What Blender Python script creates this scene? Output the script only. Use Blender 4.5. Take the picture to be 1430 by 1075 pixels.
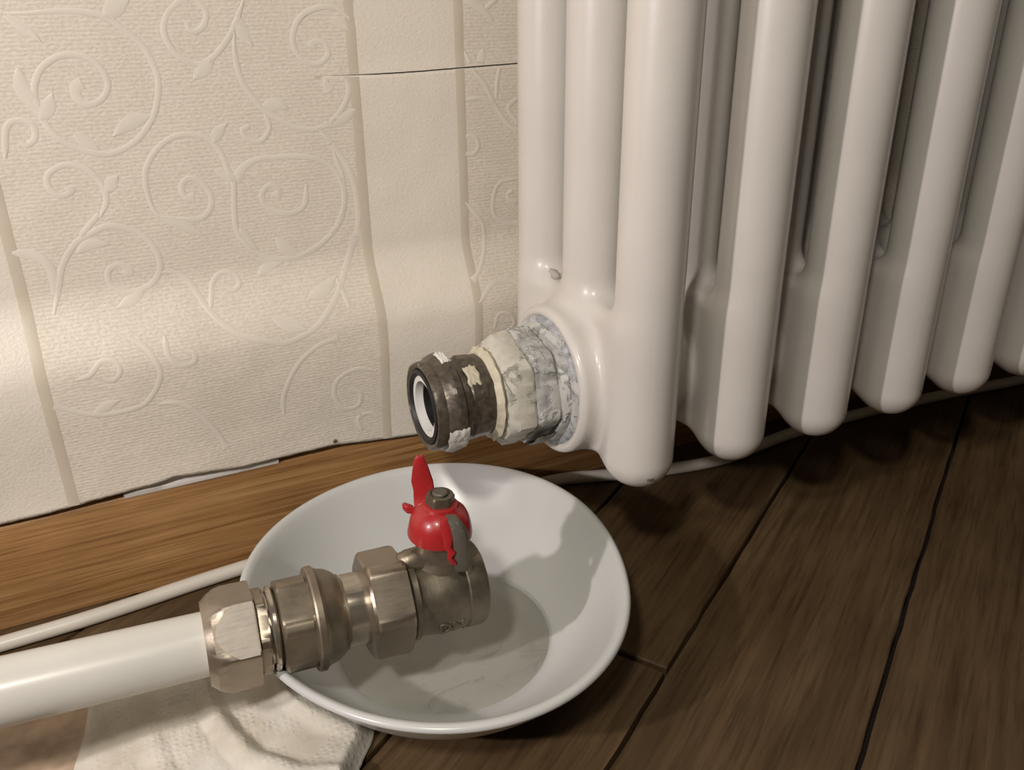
import bpy, bmesh, math, random
import numpy as np
from mathutils import Vector, Matrix, noise
random.seed(7)
for o in list(bpy.data.objects): bpy.data.objects.remove(o, do_unlink=True)
S = bpy.context.scene
COL = S.collection
# ------------------------------------------------------------ camera
cam_d = bpy.data.cameras.new('camera'); cam = bpy.data.objects.new('camera', cam_d); COL.objects.link(cam)
CR = Vector((0.89487352, -0.44622436, -0.00923052)); CU = Vector((0.19460791, 0.37149451, 0.90781033)); CF = Vector((0.40165799, 0.81417176, -0.41927939))
cam.matrix_world = Matrix(((CR.x, CU.x, -CF.x, -0.178871), (CR.y, CU.y, -CF.y, -0.361574), (CR.z, CU.z, -CF.z, 0.248947), (0, 0, 0, 1)))
cam_d.sensor_fit = 'HORIZONTAL'; cam_d.sensor_width = 36.0; cam_d.lens = 36.0 * 1224.70 / 1430.0
cam_d.clip_start = 0.005; cam_d.clip_end = 50
S.camera = cam
# ------------------------------------------------------------ light
S.view_settings.view_transform = 'Standard'; S.view_settings.look = 'None'
S.view_settings.exposure = 0.0; S.view_settings.gamma = 1.0; S.view_settings.use_curve_mapping = False
W = bpy.data.worlds.new('world'); S.world = W; W.use_nodes = True
W.node_tree.nodes['Background'].inputs[0].default_value = (0.9, 0.85, 0.8, 1); W.node_tree.nodes['Background'].inputs[1].default_value = 0.05
def area(name, loc, target, size, power, color):
    d = bpy.data.lights.new(name, 'AREA'); d.shape = 'DISK'; d.size = size; d.energy = power; d.color = color
    o = bpy.data.objects.new(name, d); COL.objects.link(o); o.location = loc
    o.rotation_euler = (Vector(target) - Vector(loc)).to_track_quat('-Z', 'Y').to_euler(); return o
area('side_lamp', (-0.51, -0.265, 0.32), (0.03, -0.10, 0.06), 0.018, 1.5, (1.0, 0.90, 0.89))
area('hand_lamp', (-0.37, -0.50, 0.60), (-0.08, -0.05, 0.05), 0.05, 2.15, (1.0, 0.94, 0.845))
area('ceiling_fill', (0.1, -1.3, 2.4), (0.1, -0.3, 0.0), 0.5, 4.0, (1.0, 0.90, 0.76))  # unseen fill added overhead to lift the dark floor shadows

# ------------------------------------------------------------ helpers
def tag(o, label=None, cat=None, group=None, kind=None):
    for k, v in (('label', label), ('category', cat), ('group', group), ('kind', kind)):
        if v: o[k] = v
    return o
def link(o, parent=None):
    COL.objects.link(o)
    if parent: o.parent = parent
    return o
def empty(name, loc=(0, 0, 0), mat=None):
    o = bpy.data.objects.new(name, None); o.empty_display_size = 0.01; COL.objects.link(o)
    if mat: o.matrix_world = mat
    else: o.location = loc
    return o
def sharpen(me, ang=35):
    bm = bmesh.new(); bm.from_mesh(me)
    for f in bm.faces: f.smooth = True
    for e in bm.edges:
        if len(e.link_faces) == 2:
            e.smooth = e.calc_face_angle(0) < math.radians(ang)
    bm.to_mesh(me); bm.free()
def mesh(name, verts, faces, mat, parent=None, smooth=35, mats=None, fix=False):
    me = bpy.data.meshes.new(name); me.from_pydata([tuple(map(float, v)) for v in verts], [], [tuple(f) for f in faces]); me.validate()
    if fix:
        bm = bmesh.new(); bm.from_mesh(me); bmesh.ops.recalc_face_normals(bm, faces=bm.faces[:]); bm.to_mesh(me); bm.free()
    for m in (mats or [mat]): me.materials.append(m)
    if smooth: sharpen(me, smooth)
    return link(bpy.data.objects.new(name, me), parent)
def box(name, lo, hi, mat, parent=None, bevel=0):
    bm = bmesh.new(); bmesh.ops.create_cube(bm, size=1)
    for v in bm.verts: v.co = Vector([lo[i] + (v.co[i] + .5) * (hi[i] - lo[i]) for i in range(3)])
    if bevel: bmesh.ops.bevel(bm, geom=bm.edges[:], offset=bevel, segments=2, affect='EDGES')
    me = bpy.data.meshes.new(name); bm.to_mesh(me); bm.free(); me.materials.append(mat); sharpen(me)
    return link(bpy.data.objects.new(name, me), parent)
def lathe(prof, n=72, hexrot=0.0, wob=0.0, seed=0, closed=False):
    """prof: list of (x, r, apothem or None) around the local x axis; a hexagon section is min(r, hex)"""
    V = []; F = []
    for (x, r, ap) in prof:
        for k in range(n):
            a = 2 * math.pi * k / n
            rr = r
            if ap:
                m = (a - hexrot) % (math.pi / 3) - math.pi / 6 if False else ((a - hexrot + math.pi / 6) % (math.pi / 3)) - math.pi / 6
                rr = min(r, ap / math.cos(m))
            if wob:
                rr += wob * noise.noise(Vector((x * 260, math.cos(a) * rr * 260, math.sin(a) * rr * 260 + seed)))
            V.append((x, math.cos(a) * rr, math.sin(a) * rr))
    L = len(prof)
    for i in range(L - 1 + (1 if closed else 0)):
        j = (i + 1) % L
        for k in range(n):
            k2 = (k + 1) % n
            F.append((i * n + k, j * n + k, j * n + k2, i * n + k2))
    if not closed:
        F.append(tuple(range(n))); F.append(tuple(range((L - 1) * n, L * n))[::-1])
    return V, F
def tube(path, r, n=16):
    V = []; F = []; P = [Vector(p) for p in path]; up = Vector((0, 0, 1))
    for i, p in enumerate(P):
        t = (P[min(i + 1, len(P) - 1)] - P[max(i - 1, 0)]).normalized(); a = t.cross(up).normalized(); b = a.cross(t)
        rr = r(i / (len(P) - 1)) if callable(r) else r
        for k in range(n):
            q = 2 * math.pi * k / n; V.append(p + (a * math.cos(q) + b * math.sin(q)) * rr)
    for i in range(len(P) - 1):
        for k in range(n):
            F.append((i * n + k, i * n + (k + 1) % n, (i + 1) * n + (k + 1) % n, (i + 1) * n + k))
    F.append(tuple(range(n))[::-1]); F.append(tuple(range((len(P) - 1) * n, len(P) * n)))
    return V, F
def catmull(P, step):
    P = [np.array(p, float) for p in P]; Q = [2 * P[0] - P[1]] + P + [2 * P[-1] - P[-2]]; out = []
    for i in range(1, len(Q) - 2):
        n = max(2, int(np.linalg.norm(Q[i + 1] - Q[i]) / step))
        for k in range(n):
            t = k / n; a, b, c, d = Q[i - 1:i + 3]
            out.append(.5 * ((2 * b) + (c - a) * t + (2 * a - 5 * b + 4 * c - d) * t * t + (3 * b - a - 3 * c + d) * t ** 3))
    out.append(P[-1]); return out
def sm(a, b, x):
    t = max(0.0, min(1.0, (x - a) / (b - a))); return t * t * (3 - 2 * t)
# ------------------------------------------------------------ materials
def new_mat(name):
    m = bpy.data.materials.new(name); m.use_nodes = True; nt = m.node_tree
    return m, nt, nt.nodes['Principled BSDF'], nt.nodes, nt.links
def coords(N, L, scale=(1, 1, 1), rot=(0, 0, 0)):
    tc = N.new('ShaderNodeTexCoord'); mp = N.new('ShaderNodeMapping'); mp.inputs['Scale'].default_value = scale; mp.inputs['Rotation'].default_value = rot
    L.new(tc.outputs['Object'], mp.inputs['Vector']); return mp.outputs['Vector']
def nz(N, L, vec, scale, detail=4, rough=.5, dist=0):
    n = N.new('ShaderNodeTexNoise'); n.inputs['Scale'].default_value = scale; n.inputs['Detail'].default_value = detail
    n.inputs['Roughness'].default_value = rough; n.inputs['Distortion'].default_value = dist; L.new(vec, n.inputs['Vector']); return n.outputs['Fac']
def ramp(N, L, fac, stops):
    r = N.new('ShaderNodeValToRGB'); e = r.color_ramp.elements
    while len(e) < len(stops): e.new(.5)
    for i, (p, c) in enumerate(stops): e[i].position = p; e[i].color = (*c, 1) if len(c) == 3 else c
    L.new(fac, r.inputs['Fac']); return r.outputs['Color']
def bump(N, L, h, dist, strength=1.0, prev=None):
    b = N.new('ShaderNodeBump'); b.inputs['Distance'].default_value = dist; b.inputs['Strength'].default_value = strength
    L.new(h, b.inputs['Height'])
    if prev: L.new(prev, b.inputs['Normal'])
    return b.outputs['Normal']
def mixc(N, L, fac, a, b, mode='MIX'):
    m = N.new('ShaderNodeMix'); m.data_type = 'RGBA'; m.blend_type = mode
    if isinstance(fac, float): m.inputs[0].default_value = fac
    else: L.new(fac, m.inputs[0])
    for s, v in ((6, a), (7, b)):
        if isinstance(v, tuple): m.inputs[s].default_value = (*v, 1)
        else: L.new(v, m.inputs[s])
    return m.outputs[2]
def simple(name, col, rough=.5, metal=0, bs=0, bd=0, spec=.5, coat=0):
    m, nt, B, N, L = new_mat(name)
    B.inputs['Base Color'].default_value = (*col, 1); B.inputs['Roughness'].default_value = rough; B.inputs['Metallic'].default_value = metal
    B.inputs['Specular IOR Level'].default_value = spec; B.inputs['Coat Weight'].default_value = coat; B.inputs['Coat Roughness'].default_value = .1
    v = coords(N, L)
    f = nz(N, L, v, bs or 60, 5)
    c = ramp(N, L, f, [(.3, tuple(x * .93 for x in col)), (.7, tuple(min(1, x * 1.05) for x in col))]); L.new(c, B.inputs['Base Color'])
    if bd: L.new(bump(N, L, f, bd), B.inputs['Normal'])
    return m
def paper_mat(name, col, kind):
    m, nt, B, N, L = new_mat(name)
    B.inputs['Roughness'].default_value = .42; B.inputs['Specular IOR Level'].default_value = .45; B.inputs['Sheen Weight'].default_value = .05
    v = coords(N, L)
    big = nz(N, L, v, 14, 3)
    c = ramp(N, L, big, [(.3, tuple(x * .95 for x in col)), (.7, col)])
    if kind == 'weave':
        v2 = coords(N, L, (650, 650, 900)); f0 = nz(N, L, v2, 1.0, 2, .5)
        wv = N.new('ShaderNodeTexWave'); wv.bands_direction = 'Z'; wv.inputs['Scale'].default_value = 215; wv.inputs['Distortion'].default_value = 2.2
        wv.inputs['Detail'].default_value = 2; wv.inputs['Detail Scale'].default_value = 1.6; L.new(coords(N, L), wv.inputs['Vector'])
        ma = N.new('ShaderNodeMath'); ma.operation = 'MULTIPLY_ADD'; ma.inputs[1].default_value = .17; L.new(wv.outputs['Fac'], ma.inputs[0])
        mb = N.new('ShaderNodeMath'); mb.operation = 'MULTIPLY'; mb.inputs[1].default_value = .83; L.new(f0, mb.inputs[0]); L.new(mb.outputs[0], ma.inputs[2]); f = ma.outputs[0]
        sp = ramp(N, L, f, [(.34, (.90, .885, .86)), (.66, (1.04, 1.04, 1.03))])
        L.new(mixc(N, L, 1.0, c, sp, 'MULTIPLY'), B.inputs['Base Color'])
        L.new(bump(N, L, f, .00022), B.inputs['Normal'])
    elif kind == 'grain':
        v2 = coords(N, L, (700, 700, 900)); f = nz(N, L, v2, 1.0, 2, .5, .4)
        L.new(c, B.inputs['Base Color']); L.new(bump(N, L, f, .00018), B.inputs['Normal'])
    else:
        f = nz(N, L, v, 900, 2); L.new(c, B.inputs['Base Color']); L.new(bump(N, L, f, .00004), B.inputs['Normal'])
    return m
M = {}
M['weave'] = paper_mat('woven_paper', (.77, .71, .61), 'weave')
M['grain'] = paper_mat('grained_paper', (.79, .735, .635), 'grain')
M['vine'] = paper_mat('satin_vine', (.765, .712, .61), 'satin')
M['stripe'] = paper_mat('satin_stripe', (.62, .55, .44), 'satin')
M['plaster'] = simple('plaster', (.75, .73, .68), .8, bs=90, bd=.0004)
M['roomwall'] = simple('cream_room_wall', (.70, .64, .55), .8)
M['ceiling'] = simple('ceiling_white', (.8, .78, .74), .9)
def wood(name, dark, mid, light, rough, axis_rot, stretch=(9, 160, 160), bd=.00015, coat=0.0, blot=None):
    m, nt, B, N, L = new_mat(name)
    oi = N.new('ShaderNodeObjectInfo')
    tc = N.new('ShaderNodeTexCoord'); add = N.new('ShaderNodeVectorMath'); add.operation = 'ADD'
    mul = N.new('ShaderNodeMath'); mul.operation = 'MULTIPLY'; mul.inputs[1].default_value = 7.3; L.new(oi.outputs['Random'], mul.inputs[0])
    L.new(tc.outputs['Object'], add.inputs[0]); L.new(mul.outputs[0], add.inputs[1])
    mp = N.new('ShaderNodeMapping'); mp.vector_type = 'TEXTURE'; mp.inputs['Rotation'].default_value = (0, 0, axis_rot); mp.inputs['Scale'].default_value = tuple(1 / s for s in stretch)
    L.new(add.outputs[0], mp.inputs['Vector']); v = mp.outputs['Vector']
    f1 = nz(N, L, v, 1.0, 6, .62, .35); f2 = nz(N, L, v, 3.2, 4, .6, .1); f3 = nz(N, L, add.outputs[0], 16, 3)
    c1 = ramp(N, L, f1, [(.30, dark), (.50, mid), (.72, light)])
    c2 = ramp(N, L, f2, [(.34, (.62, .58, .52)), (.50, (1, 1, 1)), (.8, (1.05, 1.05, 1.05))])
    c = mixc(N, L, .8, c1, c2, 'MULTIPLY')
    c = mixc(N, L, .8, c, ramp(N, L, f3, [(.3, (.72, .70, .68)), (.7, (1.12, 1.1, 1.08))]), 'MULTIPLY')
    L.new(c, B.inputs['Base Color'])
    rr = N.new('ShaderNodeMapRange'); rr.inputs['From Min'].default_value = .3; rr.inputs['From Max'].default_value = .7
    rr.inputs['To Min'].default_value = rough - .08; rr.inputs['To Max'].default_value = rough + .1; L.new(f3, rr.inputs['Value']); L.new(rr.outputs[0], B.inputs['Roughness'])
    L.new(bump(N, L, f2, bd), B.inputs['Normal']); B.inputs['Coat Weight'].default_value = coat; B.inputs['Coat Roughness'].default_value = .3
    B.inputs['Specular IOR Level'].default_value = .35
    return m
BA = 0.566594
M['board'] = wood('worn_floor_wood', (.062, .036, .015), (.100, .062, .029), (.135, .088, .044), .55, BA)
M['joint'] = simple('joint_dirt', (.018, .010, .006), .9, bs=300, bd=.0006)
M['oak'] = wood('varnished_oak', (.19, .092, .030), (.35, .19, .072), (.45, .272, .118), .34, 0, (7, 150, 260), .00030, .35)
# enamel with small chips
def enamel():
    m, nt, B, N, L = new_mat('white_enamel'); v = coords(N, L)
    f = nz(N, L, v, 22, 4); c = ramp(N, L, f, [(.3, (.60, .57, .53)), (.7, (.66, .63, .585))])
    L.new(c, B.inputs['Base Color']); B.inputs['Roughness'].default_value = .38; B.inputs['Coat Weight'].default_value = .35; B.inputs['Coat Roughness'].default_value = .12
    L.new(bump(N, L, nz(N, L, v, 240, 3), .00003), B.inputs['Normal']); return m
M['enamel'] = enamel()
M['chip'] = simple('bare_chip', (.28, .22, .18), .7, bs=500)
M['gasket'] = None
def peeling(name, paint, under, thr, scale=170, metal=.0, rough=.5, bd=.0006):
    m, nt, B, N, L = new_mat(name); v = coords(N, L)
    f = nz(N, L, v, scale, 6, .6, .4); g = nz(N, L, v, scale * 4, 4)
    k = ramp(N, L, f, [(thr - .03, (0, 0, 0)), (thr + .03, (1, 1, 1))])
    pc = ramp(N, L, g, [(.3, tuple(x * .86 for x in paint)), (.7, paint)]); uc = ramp(N, L, g, [(.3, tuple(x * .6 for x in under)), (.7, tuple(x * 1.25 for x in under))])
    L.new(mixc(N, L, k, uc, pc), B.inputs['Base Color']); B.inputs['Roughness'].default_value = rough
    inv = N.new('ShaderNodeMath'); inv.operation = 'MULTIPLY_ADD'; inv.inputs[1].default_value = -metal; inv.inputs[2].default_value = metal; L.new(k, inv.inputs[0]); L.new(inv.outputs[0], B.inputs['Metallic'])
    L.new(bump(N, L, g, .0002, 1, bump(N, L, k, bd)), B.inputs['Normal']); return m
M['cream_paint'] = peeling('peeling_cream_paint', (.58, .56, .48), (.43, .42, .35), .42, 90)
M['grey_paint'] = peeling('peeling_grey_paint', (.56, .56, .53), (.40, .40, .38), .47, 80)
M['gasket'] = peeling('grey_blue_gasket', (.53, .53, .51), (.42, .435, .465), .46, 70)
M['bare_facet'] = simple('bare_grey_facet', (.23, .215, .185), .45, .3, bs=500, bd=.0002)
M['grimy'] = peeling('grimy_dark_brass', (.26, .23, .18), (.115, .095, .072), .66, 110, .35, .36)
M['flake'] = simple('white_paint_flake', (.72, .71, .66), .55, bs=400, bd=.0004)
M['edge_paint'] = simple('cream_paint_ridge', (.58, .53, .40), .5, bs=300, bd=.0006)
def nickel(name, col, rough, brush=True, grime=0):
    m, nt, B, N, L = new_mat(name); v = coords(N, L, (400, 60, 60) if not brush else (120, 700, 700))
    f = nz(N, L, v, 1.0 if brush else 3.0, 5); g = nz(N, L, coords(N, L), 70, 5, .65)
    c = ramp(N, L, g, [(.32, tuple(x * (.82 - grime) for x in col)), (.62, col)]); L.new(c, B.inputs['Base Color'])
    B.inputs['Metallic'].default_value = .88 - grime * .3; rr = N.new('ShaderNodeMapRange'); rr.inputs['To Min'].default_value = rough - .1; rr.inputs['To Max'].default_value = rough + .15; L.new(g, rr.inputs['Value']); L.new(rr.outputs[0], B.inputs['Roughness'])
    L.new(bump(N, L, f, .00006), B.inputs['Normal']); return m
M['nickel'] = nickel('satin_nickel', (.39, .335, .265), .36)
M['nickel_worn'] = nickel('worn_nickel', (.33, .285, .215), .40, True, .15)
M['nickel_shiny'] = nickel('polished_nickel', (.56, .51, .43), .18)
M['nickel_cast'] = nickel('cast_dull_nickel', (.27, .24, .18), .42, False, .25)
M['glint_face'] = nickel('brushed_glint_nickel', (.44, .40, .345), .42)  # lighter nickel, colour stands in for the glint on the nut
M['red'] = simple('red_enamel', (.36, .016, .018), .34, bs=200, bd=.00012, coat=.25)
M['grey_steel'] = simple('bare_grey_steel', (.16, .145, .115), .5, .5, bs=500, bd=.0003)
M['dark_nut'] = simple('dark_steel_nut', (.19, .165, .12), .38, .7, bs=300, bd=.0002)
M['rubber'] = simple('black_rubber', (.012, .012, .013), .5)
M['ptfe'] = simple('white_seal', (.78, .77, .74), .5)
M['pipe'] = simple('white_plastic_pipe', (.62, .61, .55), .30, bs=25, coat=.2)
M['cable'] = simple('white_cable', (.62, .59, .51), .35, bs=40)
M['porcelain'] = simple('glazed_porcelain', (.56, .57, .555), .26, bs=8, coat=.0)

def porcelain_base():
    m, nt, B, N, L = new_mat('porcelain_with_residue'); v = coords(N, L, (1, 1.6, 1), (0, 0, .5))
    f = nz(N, L, v, 60, 7, .7, .9); g = nz(N, L, v, 14, 3)
    k = ramp(N, L, f, [(.56, (1, 1, 1)), (.74, (.62, .61, .59))]); k2 = ramp(N, L, g, [(.46, (1, 1, 1)), (.6, (0, 0, 0))])
    c = mixc(N, L, k2, k, (1.0, 1.0, 1.0)); L.new(mixc(N, L, 1.0, (.42, .415, .385), c, 'MULTIPLY'), B.inputs['Base Color'])
    B.inputs['Roughness'].default_value = .3; B.inputs['Coat Weight'].default_value = .4; return m
def thin_sheet(name, tint, opac, rough, spec_n=1.33, bs=0):
    m, nt, B, N, L = new_mat(name); out = N['Material Output']
    tr = N.new('ShaderNodeBsdfTransparent'); tr.inputs[0].default_value = (*tint, 1)
    mx = N.new('ShaderNodeMixShader'); B.inputs['Base Color'].default_value = (*tint, 1); B.inputs['Roughness'].default_value = rough
    if bs:
        f = nz(N, L, coords(N, L), bs, 4); c = ramp(N, L, f, [(.35, (opac * .72,) * 3), (.65, (min(1, opac * 1.2),) * 3)]); L.new(c, mx.inputs[0])
        L.new(bump(N, L, f, .0004), B.inputs['Normal'])
    else: mx.inputs[0].default_value = opac
    L.new(tr.outputs[0], mx.inputs[1]); L.new(B.outputs[0], mx.inputs[2]); L.new(mx.outputs[0], out.inputs[0]); return m
def water_mat():
    m, nt, B, N, L = new_mat('clear_water'); out = N['Material Output']
    tr = N.new('ShaderNodeBsdfTransparent'); tr.inputs[0].default_value = (.90, .905, .885, 1)
    gl = N.new('ShaderNodeBsdfGlossy'); gl.inputs['Roughness'].default_value = .03
    fr = N.new('ShaderNodeLayerWeight'); pw = N.new('ShaderNodeMath'); pw.operation = 'POWER'; pw.inputs[1].default_value = 4.0; L.new(fr.outputs['Facing'], pw.inputs[0])
    ad = N.new('ShaderNodeMath'); ad.operation = 'MULTIPLY_ADD'; ad.inputs[1].default_value = .9; ad.inputs[2].default_value = .02; L.new(pw.outputs[0], ad.inputs[0]); mx = N.new('ShaderNodeMixShader')
    L.new(ad.outputs[0], mx.inputs[0]); L.new(tr.outputs[0], mx.inputs[1]); L.new(gl.outputs[0], mx.inputs[2]); L.new(mx.outputs[0], out.inputs[0]); return m
M['residue'] = porcelain_base(); M['water'] = water_mat()
M['wet_ply'] = thin_sheet('wet_tissue_ply', (.60, .46, .34), .80, .45, bs=70)
def towel_mat():
    m, nt, B, N, L = new_mat('embossed_tissue'); v = coords(N, L)
    vo = N.new('ShaderNodeTexVoronoi'); vo.inputs['Scale'].default_value = 420; vo.inputs['Randomness'].default_value = .35; L.new(v, vo.inputs['Vector'])
    g = nz(N, L, v, 45, 4); c = ramp(N, L, g, [(.3, (.50, .46, .38)), (.6, (.66, .635, .57))]); L.new(c, B.inputs['Base Color'])
    B.inputs['Roughness'].default_value = .85; B.inputs['Subsurface Weight'].default_value = .0
    h = ramp(N, L, vo.outputs['Distance'], [(.15, (1, 1, 1)), (.45, (0, 0, 0))])
    L.new(bump(N, L, nz(N, L, v, 900, 2), .00012, 1, bump(N, L, h, .00016)), B.inputs['Normal']); return m
M['towel'] = towel_mat()
# ================================================================ SETTING
WALL_Y = 0.016
floor = box('floor', (-1.6, -2.6, -0.05), (2.2, WALL_Y + .05, -0.010), M['joint']); tag(floor, kind='structure')
wall = box('wall_back', (-1.6, WALL_Y, -0.01), (2.2, WALL_Y + .08, 2.5), M['plaster']); tag(wall, kind='structure')
tag(box('wall_left', (-1.68, -2.6, -.01), (-1.6, WALL_Y + .08, 2.5), M['roomwall']), kind='structure')
tag(box('wall_right', (2.2, -2.6, -.01), (2.28, WALL_Y + .08, 2.5), M['roomwall']), kind='structure')
tag(box('wall_front', (-1.68, -2.68, -.01), (2.28, -2.6, 2.5), M['roomwall']), kind='structure')
tag(box('ceiling', (-1.68, -2.68, 2.5), (2.28, WALL_Y + .08, 2.56), M['ceiling']), kind='structure')

# ---- floor boards, laid at an angle to the wall, each with ragged edges
def clip(poly, a, b, c):      # keep a*x+b*y<=c
    out = []
    for i in range(len(poly)):
        p, q = poly[i], poly[(i + 1) % len(poly)]; dp = a * p[0] + b * p[1] - c; dq = a * q[0] + b * q[1] - c
        if dp <= 0: out.append(p)
        if (dp < 0) != (dq < 0) and dp != dq:
            t = dp / (dp - dq); out.append((p[0] + (q[0] - p[0]) * t, p[1] + (q[1] - p[1]) * t))
    return out
ct, st = math.cos(BA), math.sin(BA)
def bw(u, v): return (u * ct - v * st, u * st + v * ct)
LEN = .55; PW = .07463
u_joint = (-.0290) * ct + (-.1480) * st      # seen end joint, filled in below
rnd = random.Random(3)
def board(u0, u1, v0, v1, dz):
    g = .00085
    def side(p, q, n, sc):
        o = []
        for i in range(n):
            t = i / n; x = p[0] + (q[0] - p[0]) * t; y = p[1] + (q[1] - p[1]) * t
            w = sc * (noise.noise(Vector((x * 60, y * 60, 3.1))) + .6 * noise.noise(Vector((x * 170, y * 170, 9.2)))) if i else 0
            o.append((x + (w if p[0] == q[0] else 0), y + (w if p[1] == q[1] else 0)))
        return o
    e = .0013; a, b, c, d = (u0 + e, v0 + g), (u1 - e, v0 + g), (u1 - e, v1 - g), (u0 + e, v1 - g)
    near = abs((u0 + u1) / 2) < .75 and -.5 < (v0 + v1) / 2 < .3
    n = 50 if near else 2
    L = side(a, b, n, .0007) + side(b, c, 10 if near else 1, .0008) + side(c, d, n, .0007) + side(d, a, 10 if near else 1, .0008)
    P = [bw(*p) for p in L]
    P = clip(clip(clip(clip(P, 0, 1, WALL_Y - .003), 0, -1, 1.1), 1, 0, 1.15), -1, 0, .95)
    if len(P) < 3: return
    area_ = abs(sum(P[i][0] * P[(i + 1) % len(P)][1] - P[(i + 1) % len(P)][0] * P[i][1] for i in range(len(P)))) / 2
    if area_ < 2e-5: return
    n = len(P); cx = sum(p[0] for p in P) / n; cy = sum(p[1] for p in P) / n
    ins = []
    for p in P:
        dx, dy = cx - p[0], cy - p[1]; q = math.hypot(dx, dy) or 1; ins.append((p[0] + dx / q * .0006, p[1] + dy / q * .0006))
    V = [(x, y, -.0099) for x, y in P] + [(x, y, -.0007 + dz) for x, y in P] + [(x, y, dz) for x, y in ins]
    F = [tuple(range(n))[::-1], tuple(range(2 * n, 3 * n))] + [(i, (i + 1) % n, n + (i + 1) % n, n + i) for i in range(n)] + [(n + i, n + (i + 1) % n, 2 * n + (i + 1) % n, 2 * n + i) for i in range(n)]
    mesh('floor_board', V, F, M['board'], floor, smooth=20)
for row in range(-18, 16):
    v0 = -.1216 + row * PW - PW * 0; v1 = v0 + PW
    off = {0: -.0846, -1: -.21, -2: -.21, -3: -.21}.get(row, rnd.uniform(0, LEN))
    for k in range(-5, 6):
        u0 = off + k * LEN
        board(u0, u0 + LEN, v0, v1, -rnd.uniform(0, .0003))

# ---- skirting board
prof = [(0.0, 0.0), (-.0008, .006), (-.0014, .018), (-.0012, .032), (-.0003, .044), (.0008, .0488), (.0030, .0512), (.0060, .0520), (.0155, .0520), (.0155, 0.0)]
V = []; F = []; xs = [-1.6 + i * .05 for i in range(77)]
for x in xs:
    for (y, z) in prof: V.append((x, y + .0006 * noise.noise(Vector((x * 6, z * 30, 0))) * (1 if y < .01 else 0), max(z, .0002)))
n = len(prof)
for i in range(len(xs) - 1):
    for k in range(n): F.append((i * n + k, (i + 1) * n + k, (i + 1) * n + (k + 1) % n, i * n + (k + 1) % n))
F += [tuple(range(n)), tuple(range((len(xs) - 1) * n, len(xs) * n))[::-1]]
base = mesh('baseboard_back', V, F, M['oak'], smooth=50, fix=True); tag(base, kind='structure')

V = []; F = []; n = 30
for i in range(n + 1):
    t = i / n; x = -.186 + .066 * t; hgt = .0032 * math.sin(math.pi * t) ** .6 + .0004 * noise.noise(Vector((x * 200, 0, 0)))
    V += [(x, .0002, .0488), (x, -.0006, .0512), (x, .0006, .0516 + hgt), (x, .0030, .0516 + hgt)]
for i in range(n):
    for k in range(3): F.append((i * 4 + k, i * 4 + k + 1, i * 4 + 5 + k, i * 4 + 4 + k))
mesh('paint_strip', V, F, M['plaster'], base, smooth=40, fix=True)
# ---- wallpaper sheet: bulges out above the skirting, cut ragged below, torn across on the right
def PY(x, z):
    k = .010 * noise.noise(Vector((x * 5, 2.0, 0))) 
    y = .006 - .013 * sm(.142 + k, .108 + k, z) + .005 * sm(.108, .05, z)
    amp = .0009 * sm(.20, .10, z)
    y += amp * noise.noise(Vector((x * 22, z * 26, 5))) + .0003 * noise.noise(Vector((x * 70, z * 70, 1)))
    if abs(x - (-.155)) < .03: y -= .0010 * sm(.075, .052, z) * (1 - abs(x + .155) / .03)
    return y
edge = [(-1.6, .0515), (-.45, .0512), (-.2326, .0511), (-.2196, .0512), (-.2061, .0518), (-.1893, .0529), (-.1792, .0537), (-.1734, .0539), (-.1643, .0556), (-.1511, .0545), (-.1359, .0524), (-.1166, .0527), (-.0949, .0527), (-.0724, .0500), (-.0506, .0478), (0, .050), (.3, .0515), (2.2, .0515)]
tear = [(-1.6, .2146), (-.1, .2146), (-.0813, .2146), (-.0664, .2144), (-.0414, .2146), (-.0217, .2151), (.0051, .2157), (.06, .217), (.12, .219), (2.2, .219)]
def lerp(T, x):
    for (a, b), (c, d) in zip(T, T[1:]):
        if a <= x <= c: return b + (d - b) * (x - a) / (c - a)
    return T[-1][1]
xs = [-1.6, -1.2, -.9, -.7, -.55, -.45, -.38] + [-.33 + i * .0025 for i in range(273)] + [.4, .5, .7, 1.0, 1.5, 2.2]
LX = sorted(set([round(x, 5) for x in xs] + [-.2070, -.2030, -.0702, -.0660, -.0230, -.0190, -.3460, -.3500, .1160, .1200, .1630, .1670]))
def in_smooth(x): return (-.3480 < x < -.205) or (-.0680 < x < -.0210) or (.118 < x < .165)
lo_rows = 110; hi_rows = 30
V = []; F = []; FM = []
def tj(x): return .0004 * noise.noise(Vector((x * 500, 0, 8)))
nlo = lo_rows + 1; nhi = hi_rows + 1
for x in LX:
    ze = lerp(edge, x) + .0003 * noise.noise(Vector((x * 300, 1, 1))); zt = lerp(tear, x) + .3 * tj(x)
    op = sm(-.085, -.05, x) * (1 - sm(.02, .08, x))            # how far the tear gapes
    for j in range(nlo):
        z = ze + (zt - .0006 * op - ze) * j / lo_rows; V.append((x, PY(x, z) + .0002 * op * sm(.206, .2145, z), z))
    for j in range(nhi):
        t = (j / hi_rows) ** 3.0; z = zt + (2.5 - zt) * t
        V.append((x, PY(x, z) - .0005 * op * (1 - sm(zt, zt + .006, z)), z - (.0001 * op if j == 0 else 0)))
H = nlo + nhi
for i in range(len(LX) - 1):
    mi = 1 if in_smooth((LX[i] + LX[i + 1]) / 2) else 0
    for j in range(H - 1):
        if j == nlo - 1:
            if not (LX[i + 1] > -.0816 and LX[i] < .085):
                F.append((i * H + j, (i + 1) * H + j, (i + 1) * H + j + 1, i * H + j + 1)); FM.append(mi)
            continue
        F.append((i * H + j, (i + 1) * H + j, (i + 1) * H + j + 1, i * H + j + 1)); FM.append(mi)
paper = mesh('wallpaper', V, F, None, wall, smooth=80, mats=[M['weave'], M['grain']])
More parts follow.
